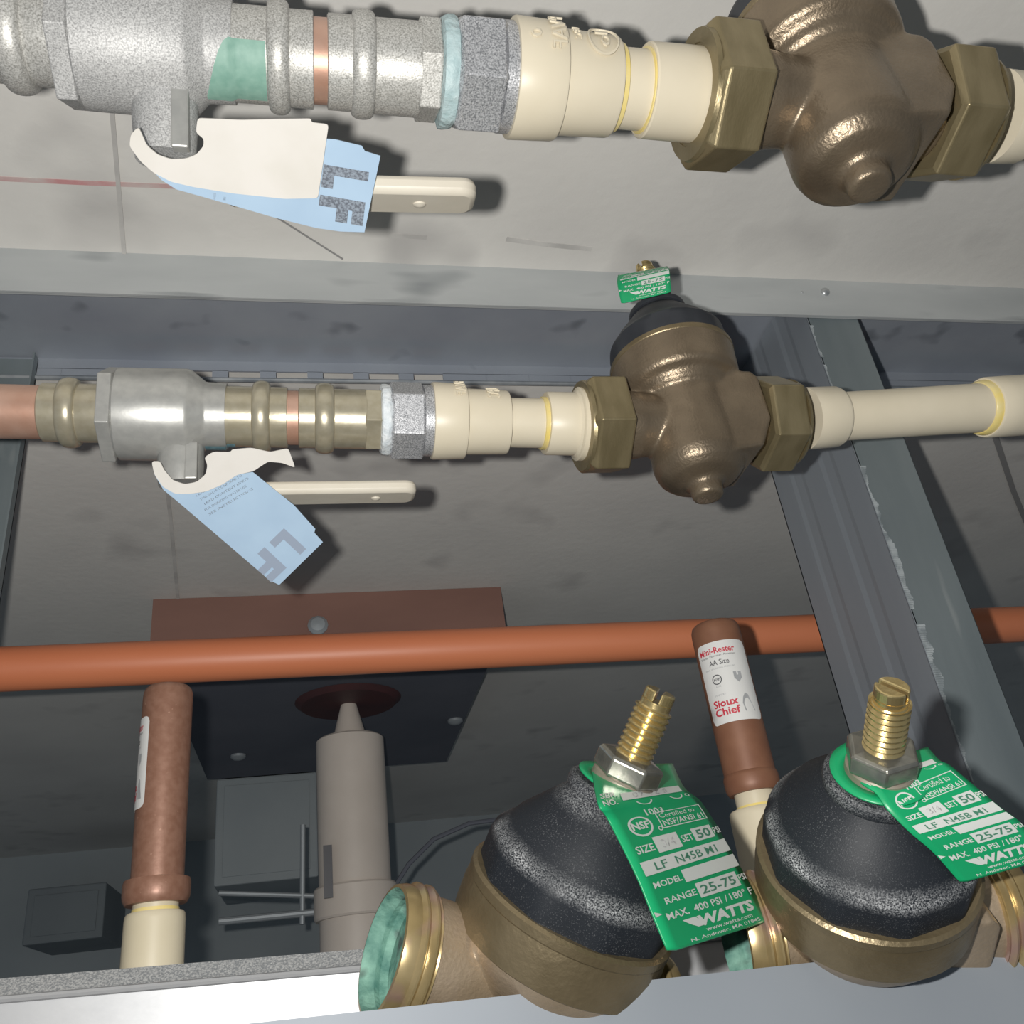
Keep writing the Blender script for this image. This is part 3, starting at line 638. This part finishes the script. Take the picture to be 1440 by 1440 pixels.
L2, M2 = loose('loose bronze valve lying in the channel next to the scuffed stud', (1219, 1199), .262, (1255, 965), .0950, (1404, 1288), 1, nutrot=.2, screw_rot=2.2, ends=(.0370, .0470), zc=.0660)

# right-hand plastic of both rows
v = thing('union_tailpiece', 'cream union tailpiece leaving the large bronze valve on the upper line', 'fitting', rt2.pt(1415), 'union tailpieces')
rt2.lathe([(1396, 62), (1432, 60), (1436, 58), (1437, 40)], 'socket', 'cpvc', v)
v = thing('plastic_pipe', 'cream pipe leaving the large bronze valve at the end of the upper line', 'pipe', rt2.pt(1500))
mb = MB(); mb.lathe(rt2.p0, rt2.d, [(rt2.at(1425), rt2.R(1425, 47)), (rt2.at(1425)+.9, rt2.R(1425, 47))], 48); mb.build('tube', 'cpvc', v)
v = thing('union_tailpiece', 'cream union tailpiece leaving the bronze valve on the lower line', 'fitting', rm2.pt(1160), 'union tailpieces')
rm2.lathe([(1132, 44), (1172, 43), (1176, 41), (1177, 30)], 'socket', 'cpvc', v)
v = thing('plastic_pipe', 'long cream pipe crossing in front of the scuffed stud', 'pipe', rm2.pt(1280))
rm2.lathe([(1165, 34.2), (1430, 34.8)], 'tube', 'cpvc', v); rm2.lathe([(1375, 36), (1377, 38), (1384, 39.5), (1388, 38)], 'glue_bead', 'glue', v)
v = thing('pipe_coupling', 'cream pipe coupling at the end of the long pipe by the stud', 'coupling', rm2.pt(1440))
rm2.lathe([(1383, 36), (1383, 41), (1385, 42.5), (1408, 42.8), (1500, 42.6), (1503, 41), (1503, 30)], 'sleeve', 'cpvc', v)

v = thing('plastic_pipe', 'cream pipe carrying on beyond the coupling by the stud', 'pipe', rm2.pt(1500))
mb = MB(); mb.lathe(rm2.p0, rm2.d, [(rm2.at(1470), rm2.R(1425, 34.8)), (rm2.at(1470)+.7, rm2.R(1425, 34.8))], 48); mb.build('tube', 'cpvc', v)

# ================================================================== WATER HAMMER ARRESTERS
def arrester(label, x_px, y_ref, Y, ys, halfs, lab_ang, m, group, red):
    """vertical axis through pixel; ys: top, ring top, ring bottom, insert bottom, adapter end"""
    base = onY(x_px, y_ref, Y)
    def zof(py):
        lo, hi = -.5, 1.0
        for _ in range(50):
            mid = (lo+hi)/2
            if proj(Vector((base.x, base.y, H+mid)))[1] > py: lo = mid
            else: hi = mid
        return H+lo
    dpt = lambda z: depth(Vector((base.x, base.y, z)))
    zt, zr1, zr0, zi, za = [zof(p) for p in ys]
    R = lambda z, h: h*dpt(z)/FPX
    t = thing('hammer_arrester', label, 'arrester', (base.x, base.y, zr0), group)
    r = R(zt, halfs[0]); rr = R(zr1, halfs[1])
    mb = MB(); mb.lathe((base.x, base.y, 0), (0, 0, 1), [(zr0+.002, r*.98), (zt-.006, r), (zt-.003, r*.985), (zt-.001, r*.93), (zt, r*.84), (zt+.0002, .0004)], 48); body = mb.build('chamber', m, t)
    mb = MB(); mb.lathe((base.x, base.y, 0), (0, 0, 1), [(zr0, rr*.70), (zr0, rr*.90), (zr0+.002, rr*.98), (zr0+.004, rr), (zr1-.002, rr), (zr1-.0005, rr*.97), (zr1, r*.98)], 48); mb.build('end_ring', m, t)
    a = thing('pipe_adapter', label.split(' with ')[0].replace('water hammer arrester', 'pipe adapter under the water hammer arrester') if False else red['alabel'], 'fitting', (base.x, base.y, 0), 'adapters under the arresters')
    ri = R(zi, halfs[2]); ra_ = R(zi, halfs[3])
    mb = MB(); mb.lathe((base.x, base.y, 0), (0, 0, 1), [(zi-.01, ri), (zr0+.004, ri)], 40); mb.build('insert', 'cpvc_grey', a)
    mb = MB(); mb.lathe((base.x, base.y, 0), (0, 0, 1), [(0, ra_*1.02), (za-.08, ra_*1.06), (zi-.003, ra_), (zi-.001, ra_*.985), (zi, ra_*.93), (zi, ri*.9)], 40); mb.build('socket', 'cpvc_grey', a)
    mb = MB(); mb.lathe((base.x, base.y, 0), (0, 0, 1), [(zi, ri*1.04), (zi+.0016, ri*1.03)], 40); mb.build('glue_bead', 'glue', a)
    # label
    z1, z0 = zof(red['y'][0]), zof(red['y'][1]); rl = r+.0002; hgt = z1-z0; half = red['half']
    vdir = math.atan2(CAM.y-base.y, CAM.x-base.x)
    def fn_(off):
        def fn(u, v_):
            an = vdir+math.radians(lab_ang)+(u-.5)*2*half; return Vector((base.x+math.cos(an)*(rl+off), base.y+math.sin(an)*(rl+off), z1-v_*hgt))
        return fn
    pr = Print(); n = 28; vv = []; ff = []; cr = .07
    for i in range(n+1):
        u = i/n; du = min(u, 1-u)*2*half*r/hgt; e = 0 if du > cr else cr-math.sqrt(max(0, cr*cr-(cr-du)**2))
        vv += [(u, e), (u, .5), (u, 1-e)]
    for i in range(n): k = 3*i; ff += [(k, k+1, k+4, k+3), (k+1, k+2, k+5, k+4)]
    pr.add(vv, ff); lb = pr.build('label', 'label_white', t, fn_(0)); lb['label'] = 'white printed label'
    for p_ in lb.data.polygons: p_.use_smooth = True
    P_ = dict(label_red=Print(), label_black=Print(), label_grey=Print()); MK = Print(); HD = Print()
    P_['label_red'].text('Mini-Rester', .07, .145, .075, width=.66, bold=.02)
    P_['label_black'].text('Water Hammer Arrester', .07, .19, .026, width=.66)
    P_['label_black'].text('AA Size', .22, .295, .065, width=.36, bold=.01)
    P_['label_grey'].text('MAX. WORKING PRESSURE', .12, .345, .02, width=.55)
    cx = .30; asp = hgt/(2*half*r)
    for q in (1,):
        n = 24; vv = []
        for k in range(n+1):
            w = 2*PI*k/n; vv += [(cx+.09*math.cos(w), .47+.09/asp*math.sin(w)), (cx+.072*math.cos(w), .47+.072/asp*math.sin(w))]
        P_['label_black'].add(vv, [(2*k, 2*k+1, 2*k+3, 2*k+2) for k in range(n)])
    P_['label_black'].text('NSF', cx-.055, .487, .033, width=.11, bold=.02)
    P_['label_grey'].text('ASSE', cx-.05, .565, .02, width=.10)
    sh = [(.60, .41), (.74, .41), (.74, .49), (.67, .545), (.60, .49)]; P_['label_grey'].poly(sh)
    P_['label_grey'].text('MADE BY', .2, .67, .02, width=.2)
    MK.text('Sioux', .12, .80, .085, width=.46, bold=.03)
    MK.text('Chief', .12, .905, .085, width=.46, bold=.03)
    hd = [(.66, .90), (.64, .80), (.67, .73), (.72, .68), (.77, .70), (.80, .78), (.84, .86), (.86, .90)]; HD.poly(hd)
    MK.build('maker_print', 'label_red', lb, fn_(.00015)); HD.build('emblem_print', 'label_grey', lb, fn_(.00015))
    for mname, pp in P_.items(): pp.build('label_print', mname, lb, fn_(.00015))
arrester('brown water hammer arrester with its white label turned aside', 229, 1107, .450, (968, 1236, 1272, 1284, 1360), (33, 45.5, 31, 41), -76, 'arr_copper', 'hammer arresters',
         dict(y=(1013, 1140), half=.62, alabel='cream pipe adapter under the arrester whose label is turned aside'))
arrester('brown water hammer arrester with its printed label facing forward', 1033, 1000, .440, (880, 1088, 1116, 1138, 1180), (34, 38.5, 29, 42), 4, 'arr_brown', 'hammer arresters',
         dict(y=(912, 1022), half=1.12, alabel='cream pipe adapter under the arrester with the readable label'))

# ================================================================== TAGS
def catmull(p0, p1, p2, p3, t):
    return .5*((2*p1)+(p2-p0)*t+(2*p0-5*p1+4*p2-p3)*t*t+(-p0+3*p1-3*p2+p3)*t*t*t)
class Strip:
    """ruled strip: stations (s, left, right)"""
    def __init__(s, st): s.st = st
    def __call__(s, u, v, off=0.0):
        st = s.st; n = len(st); i = 0
        while i < n-2 and v > st[i+1][0]: i += 1
        t = (v-st[i][0])/(st[i+1][0]-st[i][0])
        g = lambda k, j: st[max(0, min(n-1, k))][j]
        out = []
        for j in (1, 2): out.append(catmull(g(i-1, j), g(i, j), g(i+1, j), g(i+2, j), t) if 0 <= t <= 1 else g(i, j).lerp(g(i+1, j), t))
        p = out[0].lerp(out[1], u)
        if off: 
            e = .004; a = s(u+e, v); b = s(u, v+e*2); nn = (a-p).cross(b-p).normalized()
            if nn.dot(CAM-p) < 0: nn = -nn
            p = p+nn*off
        return p
def green_tag(label, strip, v0, loop, detail=True):
    """loop: (centre, axis, radius out, radius in) eye round the screw, or None"""
    base = strip(.5, 1)
    t = thing('green_tag', label, 'tag', base, 'green valve tags')
    mb = MB(); nu, nv = 12, 40; vv = []; ff = []
    asp = 1.78*(1)
    for j in range(nv+1):
        v = v0+(1-v0)*j/nv
        dv = (1-v)*asp; cr = .07; ins = 0 if dv > cr else cr-math.sqrt(max(0, cr*cr-(cr-dv)**2))
        for i in range(nu+1): vv.append(strip(ins+(1-2*ins)*i/nu, v))
    for j in range(nv):
        for i in range(nu): q = j*(nu+1)+i; ff.append((q, q+1, q+nu+2, q+nu+1))
    if loop:
        c, A, ro, ri = loop; e2 = A.orthogonal().normalized(); e3 = A.cross(e2); k0 = len(vv); n = 40
        for k in range(n):
            a = 2*PI*k/n
            for r in (ro, (ro+ri)/2, ri): vv.append(c+(e2*math.cos(a)+e3*math.sin(a))*r)
        for k in range(n):
            for q in (0, 1): a_ = k0+3*k+q; b_ = k0+3*((k+1) % n)+q; ff.append((a_, a_+1, b_+1, b_))
    mb.add(vv, ff); o = mb.build('card', 'tag_green', t, smooth=60)
    sm = o.modifiers.new('thick', 'SOLIDIFY'); sm.thickness = .0005; sm.offset = 0
    fn = lambda off: (lambda u, v: strip(u/100, v/178, off))
    w = Print(); k = Print(); g = Print()
    w.text('SER.', 3, -1, 6.2, width=17, bold=.02); w.text('NO.', 3, 7.5, 6.2, width=14, bold=.02); w.rect(23, -4.5, 93, 4.5)
    n = 24
    w.ring(43, 6, 9, 1.5, a0=.3, a1=PI-.3); w.ring(80, 7, 8, 1.4, a0=.2, a1=PI-.2); w.ring(93, 11, 2.6, .9)
    w.text('1003', 34, 29, 7, width=19, bold=.02)
    w.ring(23, 40, 11.5, 2); w.text('NSF', 14.5, 43.5, 8, width=17, bold=.035); w.ring(40, 47, 2.4, .9)
    w.frame(42, 27, 94, 48, 1.1); w.text('Certified to', 45, 36, 6.4, width=40, bold=.0); w.text('NSF/ANSI 61', 45, 45.5, 6.6, width=46, bold=.015)
    w.text('SIZE', 8, 66, 7, width=17, bold=.02); w.rect(27, 54, 52, 70); w.text('SET', 54, 66, 7, width=13, bold=.02); w.rect(68, 55, 91, 69); w.text('PSI', 92, 66, 7, width=8, bold=.02)
    w.rect(6, 74, 99, 89); w.text('MODEL', 9, 104.5, 7, width=27, bold=.02); w.rect(38, 93.5, 99, 108.5)
    w.text('RANGE', 13, 125.5, 7.2, width=30, bold=.02); w.rect(45, 113, 90, 130.5); w.text('PSI', 91, 125, 7, width=8.5, bold=.02)
    w.text('MAX.', 9, 142, 7, width=20, bold=.02); w.text('400 PSI', 34, 142, 7, width=28, bold=.02); w.text('/', 66, 142, 7, bold=.01); w.text('180\u00b0 F', 72, 142, 7, width=26, bold=.02)
    w.poly([(20, 146.5), (32, 146.5), (35, 152), (36, 157), (31, 157), (25, 152)])
    w.text('WATTS', 33, 157, 10, width=58, bold=.05, shear=.15)
    w.text('www.watts.com', 36, 164.5, 4.6, width=48, bold=.01); w.text('N. Andover, MA 01845', 20, 172.5, 5, width=70, bold=.01)
    w.poly([(0.6, 130), (6.5, 134.5), (0.6, 136)])
    k.text('50', 71.5, 66.5, 9, width=16, bold=.02); k.text('LF', 17, 86, 8.6, width=12, bold=.01); k.text('N45B M1', 38, 86, 8.6, width=46, bold=.01)
    k.text('25-75', 48, 127, 10.2, width=38, bold=.015)
    g.text('3/4', 33, 66, 8, width=14); g.text('07 12 5', 35, 3, 6, width=40)
    w.build('white_print', 'tag_white', t, fn(.00040)); k.build('dark_print', 'tag_ink', t, fn(.00052)); g.build('grey_stamp', 'tag_grey_ink', t, fn(.00052))
    return t
def zoomst(zs, off, sc, dep):
    return [(s, P(off[0]+l[0]/sc, off[1]+l[1]/sc, d1), P(off[0]+r[0]/sc, off[1]+r[1]/sc, d2)) for (s, l, r), (d1, d2) in zip(zs, dep)]
def eye(M, z):
    A = M.to_3x3() @ Vector((0, 0, 1)); return M @ Vector((0, 0, z+CDZ)), A
c1, A1 = eye(M1, .0711)
def npl(x, y, c, A, d=.0): return onPlane(x, y, c+A*d, A)
z1 = lambda x, y: (820+x/3.6, 960+y/3.6)
dp1 = [depth(npl(*z1(75, 600), c1, A1)), depth(npl(*z1(510, 540), c1, A1))]
stn = [(-.26, npl(*z1(42, 420), c1, A1), npl(*z1(452, 412), c1, A1)), (0., npl(*z1(72, 600), c1, A1, .002), npl(*z1(512, 535), c1, A1, .002))]
db = (dp1[0]+dp1[1])/2
for s, l, r, d1, d2 in ((.146, (132, 700), (600, 612), -.009, -.006), (.457, (262, 960), (728, 818), -.016, -.014), (.72, (345, 1160), (832, 1005), -.020, -.019), (1., (432, 1368), (945, 1205), -.024, -.023)):
    stn.append((s, P(*z1(*l), dp1[0]+d1), P(*z1(*r), dp1[1]+d2)))
green_tag('green printed tag reading 25-75 PSI on the loose valve with the open stained end', Strip(stn), -.26, (c1+A1*.0002, A1, .0128, .0088))
c2, A2_ = eye(M2, .0666)
z2_ = lambda x, y: (1140+x/4.5, 940+y/4.5)
dq = [depth(npl(*z2_(340, 730), c2, A2_)), depth(npl(*z2_(825, 600), c2, A2_))]
stn = [(-.14, npl(*z2_(250, 660), c2, A2_), npl(*z2_(740, 500), c2, A2_)), (.0, npl(*z2_(330, 735), c2, A2_, .002), npl(*z2_(815, 585), c2, A2_, .002))]
for s, l, r, d1, d2 in ((.10, (412, 790), (872, 610), -.006, -.003), (.22, (487, 895), (975, 695), -.009, -.005), (.457, (625, 1035), (1185, 870), -.011, -.007), (.70, (775, 1165), (1345, 995), -.011, -.007), (1., (948, 1358), (1495, 1205), -.010, -.006)):
    stn.append((s, P(*z2_(*l), dq[0]+d1), P(*z2_(*r), dq[1]+d2)))
green_tag('green printed tag on the loose valve next to the scuffed stud', Strip(stn), -.14, (c2+A2_*.0002, A2_, .0128, .0088))
# small tag on the installed lower-line valve (folded, seen edge-up)
dm = depth(OM+Vector((0, -.030, .076)))
zm = lambda x, y: (850+x/12, 360+y/12)
stn = [(-.1, P(*zm(230, 330), dm+.010), P(*zm(1060, 180), dm+.010)), (.5, P(*zm(215, 440), dm+.004), P(*zm(1095, 235), dm+.004)), (.75, P(*zm(240, 600), dm), P(*zm(1110, 420), dm)), (1., P(*zm(285, 805), dm-.003), P(*zm(1128, 610), dm-.003))]
green_tag('small green printed tag seen edge-on atop the installed bronze valve', Strip(stn), -.1, None)

# ---- blue paper tags on the ball valve levers
def chaikin(px):
    for _ in range(2):
        q = []
        for a, b in zip(px, px[1:]+px[:1]):
            k = min(.2, 7/max(1e-6, math.hypot(b[0]-a[0], b[1]-a[1]))); q += [(a[0]*(1-k)+b[0]*k, a[1]*(1-k)+b[1]*k), (a[0]*k+b[0]*(1-k), a[1]*k+b[1]*(1-k))]
        px = q
    return px
def card(parent, name, m, px, plane, th, smooth=0):
    p, n = plane; pts = [onPlane(x, y, p, n) for x, y in px]; mb = MB(); mb.prism(pts, n*th); return mb.build(name, m, parent, smooth=0)
def paper_tag(label, zo, sc, hook, blue, plane_px, dpt, lf, small, tilt):
    p, dn, dd = LEV[dpt]; n = (CAM-p).normalized()*.9+dn*.4; n = (n-dd*n.dot(dd)).normalized(); p = p+n*.0088
    t = thing('paper_tag', label, 'tag', p, 'blue paper tags on the levers')
    Z = lambda q: (zo[0]+q[0]/sc, zo[1]+q[1]/sc)
    b = card(t, 'blue_card', 'tag_blue', [Z(q) for q in blue], (p, n), .0004)
    h = card(t, 'white_flap', 'tag_paper', [Z(q) for q in chaikin(hook)], (p+n*.0012, n), .0005)
    def map_(o, rd, up, off):
        o = Z(o); 
        def fn(u, v): return onPlane(o[0]+(rd[0]*u-up[0]*v)/sc, o[1]+(rd[1]*u-up[1]*v)/sc, p+n*(.0006+off), n)
        return fn
    pr = Print(); o, rd, up, hh, ww, m = lf
    pr.text('L', 0, 0, hh, width=ww*.42, bold=.06); pr.text('F', ww*.56, 0, hh, width=ww*.44, bold=.06); pr.build('large_print', m, b, map_(o, rd, up, .0))
    pr = Print(); o, rd, up, n_, gap, ww, hh = small
    lines = ['LEAD FREE PRODUCT', 'THIS VALVE CONFORMS TO', 'LEAD CONTENT LIMITS', 'FOR DRINKING WATER USE', 'SEE INSTRUCTIONS']
    for i in range(n_): pr.text(lines[i % 5], (i % 3)*6, i*gap, hh, width=ww-12*(i % 2))
    pr.build('small_print', 'print_dark', b, map_(o, rd, up, .0))
    return t
paper_tag('folded white and pale blue LF paper tag on the upper ball valve', (160, 140), 2.667,
    [(85, 108), (65, 130), (60, 172), (100, 228), (150, 272), (215, 306), (300, 326), (450, 350), (640, 370), (766, 368), (806, 92), (742, 84), (740, 70), (600, 72), (480, 75), (315, 68), (309, 122), (338, 145), (338, 172), (310, 205), (270, 220), (215, 222), (165, 205), (125, 170), (96, 105)],
    [(140, 258), (180, 300), (235, 335), (430, 390), (600, 440), (760, 480), (850, 493), (940, 496), (1000, 210), (942, 192), (930, 172), (830, 148), (700, 140), (500, 180), (300, 260)],
    (370, 240), 0, ((800, 245), (-.12, .99), (.99, .17), 150, 205, 'print_dark'), ((375, 350), (-.15, 1), (1, .2), 2, -38, 26, 9), (0, -.15))
paper_tag('dangling pale blue LF paper tag with a curled white hook on the lower ball valve', (0, 480), 3,
    [(640, 505), (652, 560), (688, 612), (740, 642), (800, 642), (870, 632), (940, 602), (1000, 562), (1070, 546), (1130, 506), (1190, 511), (1246, 532), (1216, 450), (1140, 466), (1060, 448), (980, 455), (972, 466), (900, 465), (862, 488), (876, 520), (868, 560), (830, 592), (780, 602), (730, 585), (692, 540), (676, 505)],
    [(652, 560), (690, 625), (780, 700), (920, 820), (1118, 990), (1130, 1002), (1178, 1026), (1362, 846), (1326, 806), (1330, 790), (1240, 690), (1066, 550), (1000, 562), (940, 602), (870, 632), (800, 642), (720, 630)],
    (330, 700), 1, ((1205, 795), (-.72, .69), (.73, .68), 112, 205, 'print_grey'), ((830, 655), (.86, -.51), (-.51, -.86), 5, 24, 215, 10), (0, -.1))
